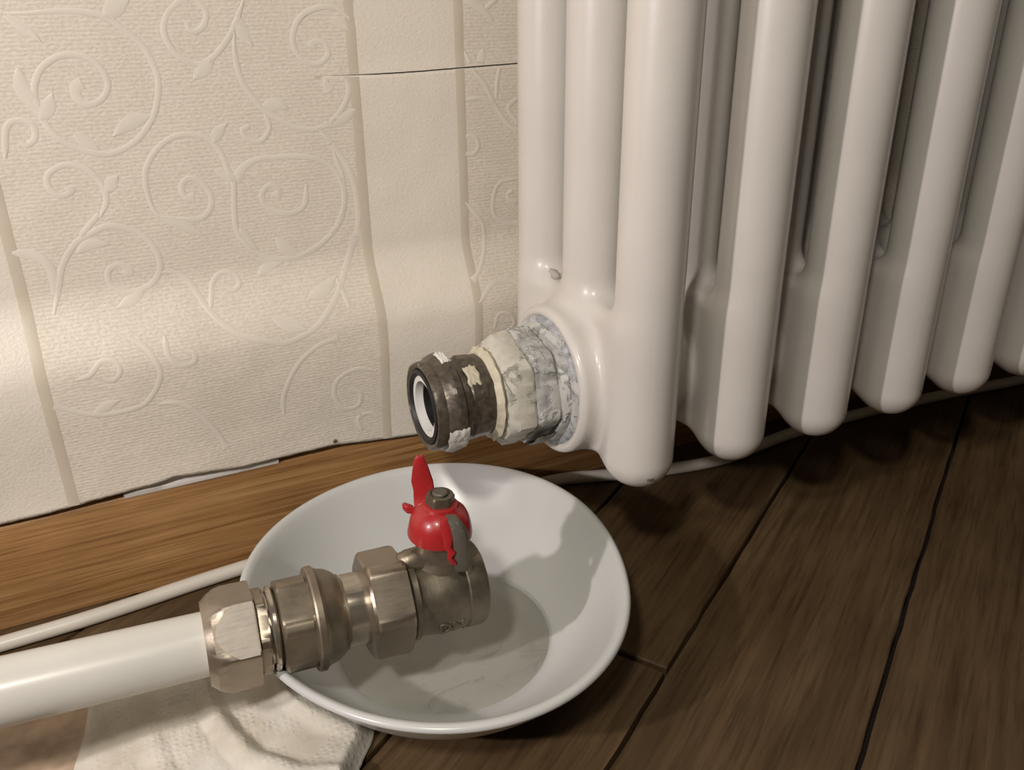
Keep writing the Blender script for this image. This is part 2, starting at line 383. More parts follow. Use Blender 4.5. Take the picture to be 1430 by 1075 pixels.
for p, mi in zip(paper.data.polygons, FM): p.material_index = mi
bm = bmesh.new(); bm.from_mesh(paper.data); bmesh.ops.remove_doubles(bm, verts=bm.verts[:], dist=2e-6)
bmesh.ops.recalc_face_normals(bm, faces=bm.faces[:])
if sum(f.normal.y for f in bm.faces) > 0: bmesh.ops.reverse_faces(bm, faces=bm.faces[:])
bm.to_mesh(paper.data); bm.free()
sd = paper.modifiers.new('thickness', 'SOLIDIFY'); sd.thickness = .00045; sd.offset = -1
# satin stripes beside the scroll panels
def ribbon(path, wfn, lift=.00005, base_=-.00002):
    V = []; F = []; n = len(path)
    for i in range(n):
        a = path[max(0, i - 1)]; b = path[min(n - 1, i + 1)]; dx, dz = b[0] - a[0], b[1] - a[1]; q = math.hypot(dx, dz) or 1e-9
        nx, nz_ = -dz / q, dx / q; w = wfn(i / (n - 1)) / 2
        for s, h in ((-1, base_), (-.85, lift), (0, lift), (.85, lift), (1, base_)):
            x = path[i][0] + nx * w * s; z = path[i][1] + nz_ * w * s
            V.append((x, PY(x, z) - .00006 - h - tear_off(x, z), z))
    for i in range(n - 1):
        for k in range(4): F.append((i * 5 + k, i * 5 + k + 1, (i + 1) * 5 + k + 1, (i + 1) * 5 + k))
    return V, F
def tear_off(x, z):
    op = sm(-.085, -.05, x) * (1 - sm(.02, .08, x)); zt = lerp(tear, x)
    if z >= zt: return .0005 * op * (1 - sm(zt, zt + .006, z))
    return -.0002 * op * sm(.206, .2145, z)
for sx in (-.348, -.205, -.0681, -.0210, .118, .165):
    zb = lerp(edge, sx) + .0004; zt = lerp(tear, sx)
    segs = [(zb, zt - .0009), (zt + .0003, .45)] if -.0816 < sx < .08 else [(zb, .45)]
    for a, b in segs:
        n = max(8, int((b - a) / .002)); V, F = ribbon([(sx + .00015 * noise.noise(Vector((t * 9, sx, 0))), a + (b - a) * t / n) for t in range(n + 1)], lambda t: .0042, .00004, -.00002)
        mesh('paper_stripe', V, F, M['stripe'], paper, smooth=60)
SCROLLS = [
(26,[(-1892,2400),(-1812,2401),(-1698,2405),(-1591,2390),(-1521,2338),(-1464,2275),(-1437,2190),(-1443,2113),(-1478,2028),(-1548,1952),(-1640,1912),(-1720,1926),(-1788,1961),(-1831,2011),(-1850,2075),(-1853,2150),(-1820,2216),(-1767,2253),(-1713,2264),(-1658,2249),(-1619,2206),(-1610,2150),(-1645,2103),(-1695,2092),(-1722,2122),(-1715,2156),(-1694,2165)]),
(-40,[(-1892,2400),(-1856,2367),(-1825,2341),(-1795,2304)]),
(26,[(-1086,2430),(-1121,2361),(-1160,2299),(-1229,2231),(-1290,2212),(-1356,2250),(-1387,2320),(-1370,2381),(-1328,2421),(-1290,2440)]),
(26,[(-1262,2440),(-1229,2398),(-1240,2350),(-1272,2327),(-1296,2335),(-1299,2359)]),
(-60,[(-1230,2223),(-1271,2190),(-1310,2155)]),
(26,[(-1135,2319),(-1143,2234),(-1129,2139),(-1072,2045),(-1000,1987),(-931,1950),(-849,1944),(-769,1986),(-715,2062),(-714,2124),(-762,2146),(-802,2121),(-785,2086)]),
(24,[(-1059,2022),(-1047,1959),(-1089,1911),(-1135,1923),(-1154,1959),(-1124,1972)]),
(-55,[(-1116,2375),(-1102,2311),(-1071,2264)]),
(-60,[(-1065,2041),(-1008,2049),(-963,2027)]),
(-60,[(-1484,2036),(-1558,2019),(-1629,1970)]),
(-50,[(-1754,1994),(-1721,1959),(-1679,1928)]),
(-70,[(-1579,2383),(-1533,2418),(-1482,2443)]),
(-60,[(-1887,2226),(-1889,2159),(-1863,2103),(-1845,2036)]),
(-60,[(-1855,2047),(-1820,2093),(-1797,2137)]),
(26,[(-1994,1925),(-1968,2028),(-1925,2052),(-1884,2035),(-1885,1987),(-1918,1965),(-1930,1983)]),
(26,[(-1726,1679),(-1693,1740),(-1701,1810),(-1746,1866),(-1810,1883),(-1869,1856),(-1878,1813),(-1852,1777),(-1814,1780),(-1806,1805)]),
(-55,[(-1688,1770),(-1659,1809),(-1634,1829)]),
(26,[(-1440,1639),(-1518,1664),(-1542,1739),(-1537,1831),(-1492,1903),(-1426,1950),(-1359,1960),(-1287,1935),(-1249,1882),(-1230,1802),(-1215,1768),(-1230,1630),(-1226,1548),(-1185,1483),(-1117,1433),(-1042,1422),(-982,1420),(-900,1453),(-823,1514),(-781,1577),(-764,1672),(-798,1769),(-878,1825),(-992,1844),(-1033,1843),(-1098,1845),(-1165,1819),(-1207,1768)]),
(-50,[(-1271,1919),(-1245,1962),(-1207,1990)]),
(-45,[(-1282,1819),(-1246,1795),(-1216,1760)]),
(28,[(-1440,1639),(-1364,1631),(-1320,1667),(-1311,1722),(-1342,1777),(-1385,1793),(-1416,1765),(-1408,1721),(-1374,1717)]),
(28,[(-923,1722),(-940,1640),(-986,1612),(-1044,1618),(-1105,1659),(-1107,1709),(-1071,1734),(-1041,1710),(-1057,1683)]),
(26,[(-682,2357),(-731,2394),(-795,2400),(-869,2373),(-911,2313),(-911,2247),(-872,2201),(-820,2195),(-780,2227),(-792,2268),(-832,2273),(-846,2252)]),
(-50,[(-759,2356),(-720,2340),(-686,2313)]),
(30,[(-850,1944),(-798,1876),(-746,1789),(-718,1702),(-712,1569),(-725,1475)]),
(26,[(-799,1860),(-768,1740),(-768,1638),(-787,1578),(-834,1506),(-910,1453),(-1000,1423),(-1103,1420),(-1160,1432)]),
(-50,[(-687,2009),(-746,1973),(-833,1943)]),
(-40,[(-179,2415),(-106,2382),(-42,2326)]),
(24,[(-83,2378),(-30,2420)]),
(24,[(-186,2219),(-151,2144),(-95,2075),(-48,1988),(20,1897),(66,1863)]),
(-45,[(-96,2219),(-107,2183),(-122,2143)]),
(22,[(-188,2014),(-116,2018),(-48,1988)]),
(22,[(-38,2013),(-32,2089),(-6,2154),(68,2172)]),
(26,[(67,2007),(21,1966),(66,1902)]),
(24,[(-194,1861),(-150,1857),(-131,1812),(-162,1779),(-196,1787)]),
(24,[(64,1649),(-24,1640),(-61,1579),(-58,1492),(4,1443),(68,1436)]),
(24,[(69,1541),(26,1550),(11,1580),(37,1596)]),
(24,[(-204,1567),(-150,1503),(-116,1444),(-119,1351),(-161,1270),(-216,1219)]),
(28,[(-1959,1329),(-1926,1415),(-1894,1506),(-1836,1585),(-1781,1617),(-1719,1641),(-1663,1634),(-1590,1593),(-1550,1522),(-1546,1455),(-1578,1402),(-1636,1375),(-1696,1376),(-1739,1418),(-1737,1467),(-1698,1486),(-1665,1465),(-1676,1441)]),
(-50,[(-1832,1553),(-1780,1582),(-1711,1572)]),
(40,[(-2048,1583),(-1978,1565),(-1939,1521),(-1932,1456),(-1936,1400)]),
(26,[(-1809,1613),(-1775,1648),(-1727,1692)]),
(30,[(-1554,1432),(-1490,1422),(-1444,1374),(-1412,1301),(-1390,1260),(-1347,1202),(-1285,1154),(-1193,1114),(-1112,1090),(-1003,1123),(-942,1163),(-872,1233),(-830,1290),(-773,1389),(-737,1474)]),
(24,[(-1390,1260),(-1372,1318),(-1359,1362),(-1320,1397),(-1272,1390),(-1251,1351),(-1277,1327),(-1306,1343)]),
(-50,[(-1621,1376),(-1680,1343),(-1737,1321)]),
(-50,[(-1513,1651),(-1443,1619),(-1359,1559)]),
(-55,[(-1213,1578),(-1197,1517),(-1154,1468)]),
(-50,[(-1169,1368),(-1122,1398),(-1061,1407)]),
(26,[(-1751,1227),(-1678,1187),(-1639,1119),(-1629,1048),(-1673,966),(-1734,923),(-1863,917),(-1959,954),(-2028,1002)]),
(26,[(-1584,1201),(-1585,1125),(-1547,1076),(-1491,1082),(-1488,1120),(-1514,1129)]),
(24,[(-1933,1086),(-1880,1100),(-1835,1143),(-1785,1137),(-1772,1095),(-1803,1063),(-1841,1075)]),
(26,[(-1657,919),(-1573,904),(-1503,828),(-1449,732),(-1418,641)]),
(-50,[(-1899,925),(-1841,958),(-1794,970)]),
(-60,[(-1074,1518),(-1031,1455),(-974,1421)]),
(-60,[(-982,1256),(-915,1278),(-841,1323)]),
(26,[(-843,1315),(-830,1258),(-816,1193)]),
(-70,[(-1150,1203),(-1082,1165),(-1012,1129)]),
(26,[(-722,879),(-816,904),(-901,871),(-924,792),(-882,712),(-815,713),(-803,775),(-849,807)]),
(26,[(-1155,742),(-1146,844),(-1082,971),(-987,1048),(-886,1076)]),
(24,[(-804,568),(-819,637),(-770,658),(-722,624)]),
(26,[(-203,1119),(-132,1188),(-54,1204),(19,1181)]),
(24,[(-128,975),(-107,1044),(-49,1039),(-21,987),(-52,950)]),
]

for w, pts in SCROLLS:
    P = catmull([(a / 1e4, b / 1e4) for a, b in pts], .0006)
    zt = [lerp(tear, p[0]) for p in P]
    wd = abs(w) / 3.575 * .00031
    if w < 0: fn = lambda t, wd=wd: wd * math.sin(math.pi * (t * .97 + .03) ** .85) ** .9 + .0001
    else:
        fn = lambda t, wd=wd: wd * (.45 + .55 * sm(0, .12, t)) * (1 + .9 * math.exp(-((1 - t) / .035) ** 2) * (len(P) > 60))
    # a vine that crosses the tear is cut there
    runs = []; cur = []; side = None
    for p, z in zip(P, zt):
        s = (p[1] > z) if p[0] > -.08 else side
        if abs(p[1] - z) < .0011 and p[0] > -.08: s = 'gap'
        if s != side and cur: runs.append(cur); cur = []
        side = s
        if s != 'gap': cur.append(p)
    if cur: runs.append(cur)
    for r_ in runs:
        if len(r_) < 4: continue
        i0 = next(i for i, p in enumerate(P) if p is r_[0]) if True else 0
        f2 = (lambda t, a=i0 / len(P), b=len(r_) / len(P), fn=fn: fn(a + b * t))
        V, F = ribbon(r_, f2)
        if any(F): mesh('scroll_vine' if w > 0 else 'scroll_leaf', V, F, M['vine'], paper, smooth=70)
# small nail hole in the paper
V, F = lathe([(0, .0007, None), (.0004, .0010, None), (.0008, .0006, None)], 12)
nh = mesh('nail_head', V, F, M['dark_nut'], paper); nh.matrix_world = Matrix.Translation((-.0937, PY(-.0937, .0548) - .0008, .0548)) @ Matrix.Rotation(math.pi / 2, 4, 'Z')
nh.matrix_parent_inverse = Matrix()

# ================================================================ RADIATOR
def surface_nets(fn, lo, hi, h):
    ax = [np.arange(lo[i], hi[i] + h, h) for i in range(3)]; X, Y_, Z = np.meshgrid(*ax, indexing='ij'); D = fn(X, Y_, Z); s = D < 0
    nx, ny, nz_ = [d - 1 for d in D.shape]
    acc = np.zeros((nx, ny, nz_, 3)); cnt = np.zeros((nx, ny, nz_))
    cor = [(i, j, k) for i in (0, 1) for j in (0, 1) for k in (0, 1)]
    def sub(A, c): return A[c[0]:c[0] + nx, c[1]:c[1] + ny, c[2]:c[2] + nz_]
    for a in cor:
        for d in range(3):
            if a[d]: continue
            b = list(a); b[d] = 1; Da, Db = sub(D, a), sub(D, b); cr = (Da < 0) != (Db < 0)
            t = np.where(cr, Da / np.where(Da == Db, 1, Da - Db), 0)
            for e in range(3): acc[..., e] += np.where(cr, a[e] + (t if e == d else 0), 0)
            cnt += cr
    act = cnt > 0; idx = -np.ones(act.shape, int); idx[act] = np.arange(act.sum()); I = np.argwhere(act)
    V = (acc[act] / cnt[act][:, None] + I) * h + np.array(lo); F = []
    for d in range(3):
        e1, e2 = [(1, 2), (2, 0), (0, 1)][d]
        sl = [slice(1, n) for n in (nx, ny, nz_)]; sl[d] = slice(0, (nx, ny, nz_)[d]); sl2 = list(sl); sl2[d] = slice(1, (nx, ny, nz_)[d] + 1)
        A = s[tuple(sl)]; B_ = s[tuple(sl2)]
        for P in np.argwhere(A != B_):
            g = P.copy(); 
            for e in (e1, e2): g[e] += 1
            g0 = g.copy(); g1 = g.copy(); g1[e1] -= 1; g2 = g1.copy(); g2[e2] -= 1; g3 = g.copy(); g3[e2] -= 1
            q = [idx[tuple(x)] for x in (g0, g1, g2, g3)]
            if min(q) < 0: continue
            F.append(tuple(q) if A[tuple(P)] else tuple(q[::-1]))
    return V, F
R = .0125; YF, YM, YB = -.1127, -.0739, -.0351; HZ = .0998; TOP = .50
def smin(a, b, k):
    h = np.clip(.5 + .5 * (b - a) / k, 0, 1); return b + (a - b) * h - k * h * (1 - h)
def head(left_boss):
    def f(X, Y_, Z):
        d = None
        for yk, zc in ((YF, .0785), (YM, .0830), (YB, .0785)):
            q = np.sqrt(X ** 2 + (Y_ - yk) ** 2 + np.minimum(Z - zc, 0) ** 2) - R
            d = q if d is None else smin(d, q, .0045)
        qy = np.abs(Y_ - YM) - .036; qz = np.abs(Z - .1035) - .0265; qx = np.abs(X) - .0058
        w = np.sqrt(np.maximum(qx, 0) ** 2 + np.maximum(qy, 0) ** 2 + np.maximum(qz, 0) ** 2) + np.minimum(np.maximum(qx, np.maximum(qy, qz)), 0) - .0045
        d = smin(d, w, .010)
        rh = np.sqrt((Y_ - YM) ** 2 + (Z - HZ) ** 2)
        a0 = -.0232 if not left_boss else 0.0
        c = np.maximum(rh - .0235, np.maximum(X - .0232, a0 - X)); d = smin(d, c, .004)
        if left_boss:
            qx = np.abs(X + .0105) - .0085; qr = rh - .0280
            c = np.sqrt(np.maximum(qx, 0) ** 2 + np.maximum(qr, 0) ** 2) + np.minimum(np.maximum(qx, qr), 0) - .0030
            d = smin(d, c, .0050)
            # shallow seat for the gasket
            d = np.maximum(d, -np.maximum(rh - .0272, X + .0205 - 0) )
        return np.maximum(d, Z - .1545)
    return surface_nets(f, (-.026, -.130, .060), (.026, -.018, .157), .0011)
radiator = empty('radiator', (0, YM, 0)); tag(radiator, 'white enamelled steel column radiator hanging above the floor with a fitting on its left end', 'radiator')
def rparent(o, p):
    o.parent = p; o.matrix_parent_inverse = Matrix()
def place(o, p, off): o.parent = p; o.location = off
V, F = head(True); V = [(v[0], v[1] - YM, v[2]) for v in V]
h1 = mesh('section_head', V, F, M['enamel'], radiator, smooth=60)
V, F = head(False); V = [(v[0], v[1] - YM, v[2]) for v in V]
h2 = mesh('section_head', V, F, M['enamel'], radiator, smooth=60)
V, F = lathe([(.136, R - .0005, None), (.1465, R - .00005, None), (.1530, R + .00004, None), (.18, R, None), (.30, R, None), (.50, R, None), (TOP + .3, R, None)], 48)
V = [(v[1], v[2], v[0]) for v in V]; col_me = None
heads = []
for k in range(10):
    if k == 0: hd = h1
    elif k == 1: hd = h2; hd.location = (.046, 0, 0)
    else:
        hd = h2.copy(); COL.objects.link(hd); hd.parent = radiator; hd.location = (.046 * k, 0, 0)
    for yk in (YF, YM, YB):
        if col_me is None:
            c0 = mesh('column', V, F, M['enamel'], hd, smooth=40, fix=True); col_me = c0.data; c = c0
        else: c = bpy.data.objects.new('column', col_me); link(c, hd)
        c.location = (0, yk - YM, 0)
# top header tube of the radiator, out of frame
V, F = lathe([(-.02, .026, None), (-.016, .029, None), (.43, .029, None), (.434, .026, None)], 40)
tp = mesh('top_header', V, F, M['enamel'], radiator, smooth=40); tp.location = (0, 0, TOP + .3)
# paint chips on the tube ends, weld bump
def chip(name, loc, nrm, r, mat, par, seed=0, th=.00012):
    V = []; n = 14
    for i in range(n):
        a = 2 * math.pi * i / n; q = r * (1 + .45 * noise.noise(Vector((math.cos(a) * 2, math.sin(a) * 2, seed)))); V.append((math.cos(a) * q, math.sin(a) * q * .7, 0))
    V += [(v[0] * .8, v[1] * .8, th) for v in V]; F = [tuple(range(n))[::-1], tuple(range(n, 2 * n))] + [(i, (i + 1) % n, n + (i + 1) % n, n + i) for i in range(n)]
    o = mesh(name, V, F, mat, par, smooth=40); o.matrix_local = Matrix.Translation(loc) @ Vector(nrm).normalized().to_track_quat('Z', 'Y').to_matrix().to_4x4(); return o
def on_tube(k, ang, z, y0=YF - YM):    # angle measured from the tube's left (-x) towards the front (-y)
    n = Vector((-math.cos(ang), -math.sin(ang), 0)); zc = .0785
    if z < zc:
        e = (zc - z) / R; c = math.sqrt(max(0, 1 - e * e)); n = Vector((n.x * c, n.y * c, -e))
    return Vector((0, y0, max(z, zc))) + n * (R - .00006), n
hs = [o for o in radiator.children if o.name.startswith('section_head')]
for k, ang, z, r in ((0, 1.35, .0735, .0016), (0, 1.55, .0725, .0011), (0, .25, .0990, .0006), (1, .8, .105, .0005), (2, 1.9, .0790, .0007), (3, .6, .0745, .0010), (3, 1.9, .0800, .0010), (4, 1.8, .0830, .0010)):
    p, nn = on_tube(k, ang, z); chip('enamel_chip', p, nn, r, M['chip'], hs[k], k + ang)
V, F = lathe([(-.0035, .0006, None), (-.002, .0013, None), (.001, .0017, None), (.003, .0012, None), (.0042, .0004, None)], 16, wob=.0011)
wb = mesh('weld_bump', V, F, M['enamel'], h1, smooth=70); wb.location = (-.0080, -.0555 - YM, .1385); wb.rotation_euler = (0, .6, .3)

def patch(name, x0, x1, a0, a1, r, mat, par, th=.0004, seed=0, loc=None):
    V = []; F = []; nu, nv = 14, 12
    for s in (0, 1):
        for i in range(nu + 1):
            for j in range(nv + 1):
                u = i / nu; v = j / nv; jag = .10 * noise.noise(Vector((v * 4, seed, 0)))
                x = x0 + (x1 - x0) * (u * (1 + jag) + .1 * noise.noise(Vector((v * 3, seed, 5)))); a = a0 + (a1 - a0) * (v + .15 * noise.noise(Vector((u * 4, seed, 3))))
                rim_ = min(u, 1 - u, v, 1 - v); rr = r + s * th * (1 + .9 * noise.noise(Vector((u * 5, v * 5, seed)))) * min(1, rim_ * 8 + .15) - (1 - s) * .0003
                V.append((x, math.cos(a) * rr, math.sin(a) * rr))
    H2 = nv + 1; B2 = (nu + 1) * H2
    for i in range(nu):
        for j in range(nv):
            q = (i * H2 + j, (i + 1) * H2 + j, (i + 1) * H2 + j + 1, i * H2 + j + 1); F.append(q); F.append(tuple(B2 + t for t in q[::-1]))
    o = mesh(name, V, F, mat, par, smooth=50); 
    if loc is not None: o.matrix_local = loc
    return o
# ---- the union fitting on its left end (local x runs out to the left)
fm = Matrix.Translation((0, 0, HZ)) @ Matrix.Rotation(math.pi, 4, 'Z')
def fit(name, prof, mat, par=radiator, n=96, **kw):
    V, F = lathe(prof, n, **kw); o = mesh(name, V, F, mat, par, smooth=32)
    if par is radiator: o.matrix_local = fm
    return o
fit('gasket_ring', [(.0150, .0272, None), (.0212, .0272, None), (.0228, .0262, None), (.0232, .0250, None), (.0232, .02, None), (.0150, .02, None)], M['gasket'], wob=.0003)
bush = fit('bushing', [(.018, .0248, None), (.0240, .0246, None), (.0262, .0232, None), (.0264, .0222, .0205), (.0275, .0236, .0212), (.0350, .0238, .0213), (.0362, .0226, .0210), (.0364, .015, None), (.018, .015, None)], M['grey_paint'], hexrot=.30, wob=.0004)
patch('bare_facet', .0270, .0354, -1.38, -.62, .0239, M['bare_facet'], bush, .0005, seed=11)
fit('union_nut', [(.0362, .0200, None), (.0364, .0226, .0200), (.0376, .0236, .0206), (.0440, .0232, .0204), (.0462, .0205, .0196), (.0475, .0182, None), (.0476, .012, None), (.0362, .012, None)], M['cream_paint'], hexrot=.18, wob=.0006, seed=4)
fit('paint_ridge', [(.0476, .0150, None), (.0478, .0178, None), (.0490, .0190, None), (.0502, .0174, None), (.0512, .0165, None), (.0513, .015, None)], M['edge_paint'], wob=.0012, seed=9)
tail = fit('tailpiece', [(.0505, .0160, None), (.0512, .0162, None), (.0540, .0163, None), (.0548, .0170, .0160), (.0600, .0172, .0162), (.0612, .0160, None), (.0630, .0158, None), (.0640, .0172, None), (.0648, .0192, None), (.0675, .0197, None), (.0700, .0190, None), (.0716, .0176, None), (.0745, .0176, None), (.0756, .0171, None), (.0758, .0164, None), (.0752, .0150, None),
     (.0735, .0146, None), (.0735, .0128, None), (.0715, .0120, None), (.0700, .0095, None), (.0560, .0085, None), (.0505, .0085, None)], M['grimy'], wob=.00035, seed=2, hexrot=.1)
V, F = lathe([(.0735, .0149, None), (.0757, .0147, None), (.0760, .0132, None), (.0750, .0122, None), (.0735, .0122, None)], 64, closed=True); o = mesh('rubber_gasket', V, F, M['rubber'], tail, smooth=50, fix=True)
V, F = lathe([(.0700, .0123, None), (.0746, .0123, None), (.0747, .0100, None), (.0700, .0098, None)], 64, closed=True, wob=.0002); o = mesh('white_seal', V, F, M['ptfe'], tail, smooth=50, fix=True)
V, F = lathe([(.052, .0098, None), (.0715, .0098, None), (.0715, .0092, None), (.054, .0090, None), (.053, .001, None), (.052, .001, None)], 48); mesh('bore', V, F, M['rubber'], tail, smooth=50, fix=True)
# local y is towards the viewer here (the frame is turned round), z is up
patch('paint_flake', .0640, .0722, -.75, -.15, .0196, M['flake'], tail, seed=1)
patch('paint_flake', .0652, .0690, 1.30, 1.75, .0198, M['flake'], tail, .0006, seed=7)
patch('paint_flake', .0560, .0610, .70, 1.20, .0171, M['edge_paint'], tail, .0003, seed=3)

# ================================================================ PIPE WITH VALVE
d = Vector((.1523, -.0080, -.0066)).normalized(); yv = Vector((0, 0, 1)).cross(d).normalized(); zv = d.cross(yv)
P0 = Vector((-.2288, -.1118, .0555)) + d * .0689
PM = Matrix(((d.x, yv.x, zv.x, P0.x), (d.y, yv.y, zv.y, P0.y), (d.z, yv.z, zv.z, P0.z), (0, 0, 0, 1)))
pipe = empty('pipe_with_valve', mat=PM); tag(pipe, 'white plastic heating pipe ending in nickel fittings and a red-handled ball valve over the bowl', 'pipe')
def pt(name, prof, mat, par=pipe, n=96, **kw):
    V, F = lathe(prof, n, **kw); return mesh(name, V, F, mat, par, smooth=28)
pt('plastic_pipe', [(-1.30, .0105, None), (-.5, .0105, None), (-.1, .0105, None), (-.008, .0105, None)], M['pipe'], n=64)
HR = .15   # a flat looks at the viewer, slightly up; local -y is towards the viewer
cn = pt('compression_nut', [(-.0100, .0100, None), (-.0100, .0136, None), (-.0092, .0142, None), (-.0075, .0157, .0153), (-.0050, .0170, .0153), (-.0030, .0176, .0153), (.0050, .0178, .0153), (.0060, .0172, .0153), (.0061, .011, None)], M['nickel'], n=240, hexrot=math.pi + HR - .38 + math.pi / 6)
# painted glint: thin plate of lighter brushed nickel on the flat facing the viewer
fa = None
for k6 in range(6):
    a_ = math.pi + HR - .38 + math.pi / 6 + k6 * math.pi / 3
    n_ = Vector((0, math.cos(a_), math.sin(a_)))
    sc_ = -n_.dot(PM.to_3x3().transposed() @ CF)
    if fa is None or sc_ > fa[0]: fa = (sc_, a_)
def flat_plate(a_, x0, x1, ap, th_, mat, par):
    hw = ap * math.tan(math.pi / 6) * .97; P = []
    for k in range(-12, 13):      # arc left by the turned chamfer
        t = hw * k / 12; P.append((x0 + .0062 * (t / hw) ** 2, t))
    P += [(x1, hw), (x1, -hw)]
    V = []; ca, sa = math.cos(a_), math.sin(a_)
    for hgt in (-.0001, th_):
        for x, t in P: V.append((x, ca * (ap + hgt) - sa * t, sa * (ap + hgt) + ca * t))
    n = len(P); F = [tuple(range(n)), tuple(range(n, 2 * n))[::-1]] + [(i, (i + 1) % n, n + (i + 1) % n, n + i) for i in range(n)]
    return mesh('glint_flat', V, F, mat, par, smooth=20, fix=True)
wf = flat_plate(fa[1], -.0068, .0056, .0153, .00008, M['glint_face'], cn); wf['label'] = 'flat of the nut with its glint painted lighter'
ring = pt('olive_shoulder', [(.0060, .0135, .0128), (.0066, .0144, .0130), (.0092, .0144, .0130), (.0098, .0136, None), (.0099, .011, None)], M['nickel'], n=180, hexrot=.2)
pt('split_ring', [(.0096, .0120, None), (.0104, .0120, None), (.0106, .0136, None), (.0112, .0142, None), (.0122, .0142, None), (.0128, .0134, None), (.0130, .0120, None), (.0136, .0118, None)], M['nickel_shiny'])
hb = pt('adapter_body', [(.0130, .0115, None), (.0138, .0156, .0149), (.0145, .0165, .0149), (.0232, .0167, .0149), (.0238, .0160, .0149), (.0240, .0160, None), (.0243, .0174, None), (.0249, .0178, None), (.0268, .0178, None), (.0275, .0170, None), (.0285, .0164, None), (.0310, .0158, None), (.0330, .0146, None), (.0342, .0136, None), (.0346, .0130, None), (.0350, .0130, None)], M['nickel_worn'], n=240, hexrot=.5 + math.pi / 6)
pt('neck', [(.0346, .0126, None), (.0352, .0131, None), (.0358, .0126, None), (.0430, .0126, None), (.0455, .0122, None)], M['nickel_shiny'])
pt('union_nut', [(.0428, .0128, None), (.0430, .0165, .0170), (.0438, .0183, .0170), (.0444, .0188, .0170), (.0555, .0190, .0170), (.0566, .0184, .0170), (.0570, .0165, None), (.0571, .0120, None)], M['nickel'], n=240, hexrot=-.52 + .30 + math.pi / 6)
body = pt('valve_body', [(.0560, .0125, None), (.0572, .0148, None), (.0580, .0156, None), (.0598, .0157, None), (.0606, .0149, None), (.0625, .0146, None), (.0660, .0152, None), (.0710, .0156, None), (.0755, .0152, None), (.0775, .0148, None), (.0780, .0154, None), (.0830, .0155, None), (.0846, .0150, None), (.0852, .0142, None), (.0852, .0125, None), (.0820, .0118, None), (.0790, .0075, None), (.0700, .0075, None), (.0600, .006, None)], M['nickel_cast'], wob=.00025)
SX = .0712
def stemlathe(name, prof, mat, par, **kw):
    V, F = lathe(prof, kw.pop('n', 64), **kw); V = [(v[1], v[2], v[0]) for v in V]; o = mesh(name, V, F, mat, par, smooth=32, fix=True); o.location = (SX, 0, 0); return o
col = stemlathe('stem_collar', [(.006, .0098, None), (.0140, .0096, None), (.0155, .0088, None), (.0165, .0088, None), (.0265, .0086, None), (.0266, .002, None)], M['nickel_worn'], body, wob=.0002)
V, F = lathe([(-.0075, .0015, None), (-.0070, .0030, None), (-.004, .0040, None), (0, .0042, None), (.0035, .0038, None), (.006, .0022, None)], 24, wob=.0008)
o = mesh('casting_lug', V, F, M['nickel_worn'], body, smooth=60); o.location = (.0625, -.001, .0158)
hd = stemlathe('valve_handle', [(.0240, .0105, None), (.0238, .0113, None), (.0250, .0113, None), (.0275, .0110, None), (.0302, .0104, None), (.0325, .0093, None), (.0340, .0078, None), (.0348, .0066, None), (.0358, .0062, None), (.0362, .0056, None), (.0362, .0030, None)], M['red'], pipe, wob=.00025)
stemlathe('handle_nut', [(.0356, .0050, .0045), (.0362, .0054, .0045), (.0388, .0052, .0045), (.0396, .0046, .0045), (.0397, .0034, None), (.0392, .0032, None), (.0392, .0005, None)], M['dark_nut'], pipe, hexrot=.3)
stemlathe('stem_tip', [(.038, .0026, None), (.0402, .0027, None), (.0406, .0022, None), (.0406, .0005, None)], M['grey_steel'], pipe)
def blade(name, sections, mat, par):
    """sections: list of (centre, half width vector, half thickness vector)"""
    V = []; F = []; n = 12
    for c, w, t in sections:
        c, w, t = Vector(c), Vector(w), Vector(t)
        for k in range(n):
            a = 2 * math.pi * k / n; ca, sa = math.cos(a), math.sin(a)
            V.append(c + w * math.copysign(abs(ca) ** .45, ca) + t * math.copysign(abs(sa) ** .6, sa))
    m_ = len(sections)
    for i in range(m_ - 1):
        for k in range(n): F.append((i * n + k, i * n + (k + 1) % n, (i + 1) * n + (k + 1) % n, (i + 1) * n + k))
    F += [tuple(range(n))[::-1], tuple(range((m_ - 1) * n, m_ * n))]
    return mesh(name, V, F, mat, par, smooth=45, fix=True)
# raised wing, leaning back to the left; stays with the handle
wx = Vector((.90, -.44, 0))
def sec(l, r, t=.0011): l, r = Vector(l), Vector(r); return ((l + r) / 2, (r - l) / 2, Vector((.44, .90, 0)) * t)
blade('raised_wing', [sec((-.0078, .0050, .0310), (-.0002, .0010, .0320)), sec((-.0074, .0066, .0345), (.0000, .0036, .0355)), sec((-.0072, .0076, .0385), (-.0004, .0044, .0385)), sec((-.0078, .0080, .0417), (-.0008, .0050, .0425)), sec((-.0074, .0077, .0462), (-.0020, .0055, .0468)), sec((-.0067, .0073, .0508), (-.0034, .0059, .0512)), sec((-.0060, .0070, .0520), (-.0040, .0062, .0521), .0007)], M['red'], hd)
blade('handle_ear', [((-.0080, .0052, .0320), (0, .0014, 0), (0, 0, .0014)), ((-.0104, .0060, .0328), (0, .0017, 0), (0, 0, .0017)), ((-.0114, .0064, .0332), (0, .0010, 0), (0, 0, .0010))], M['red'], hd)
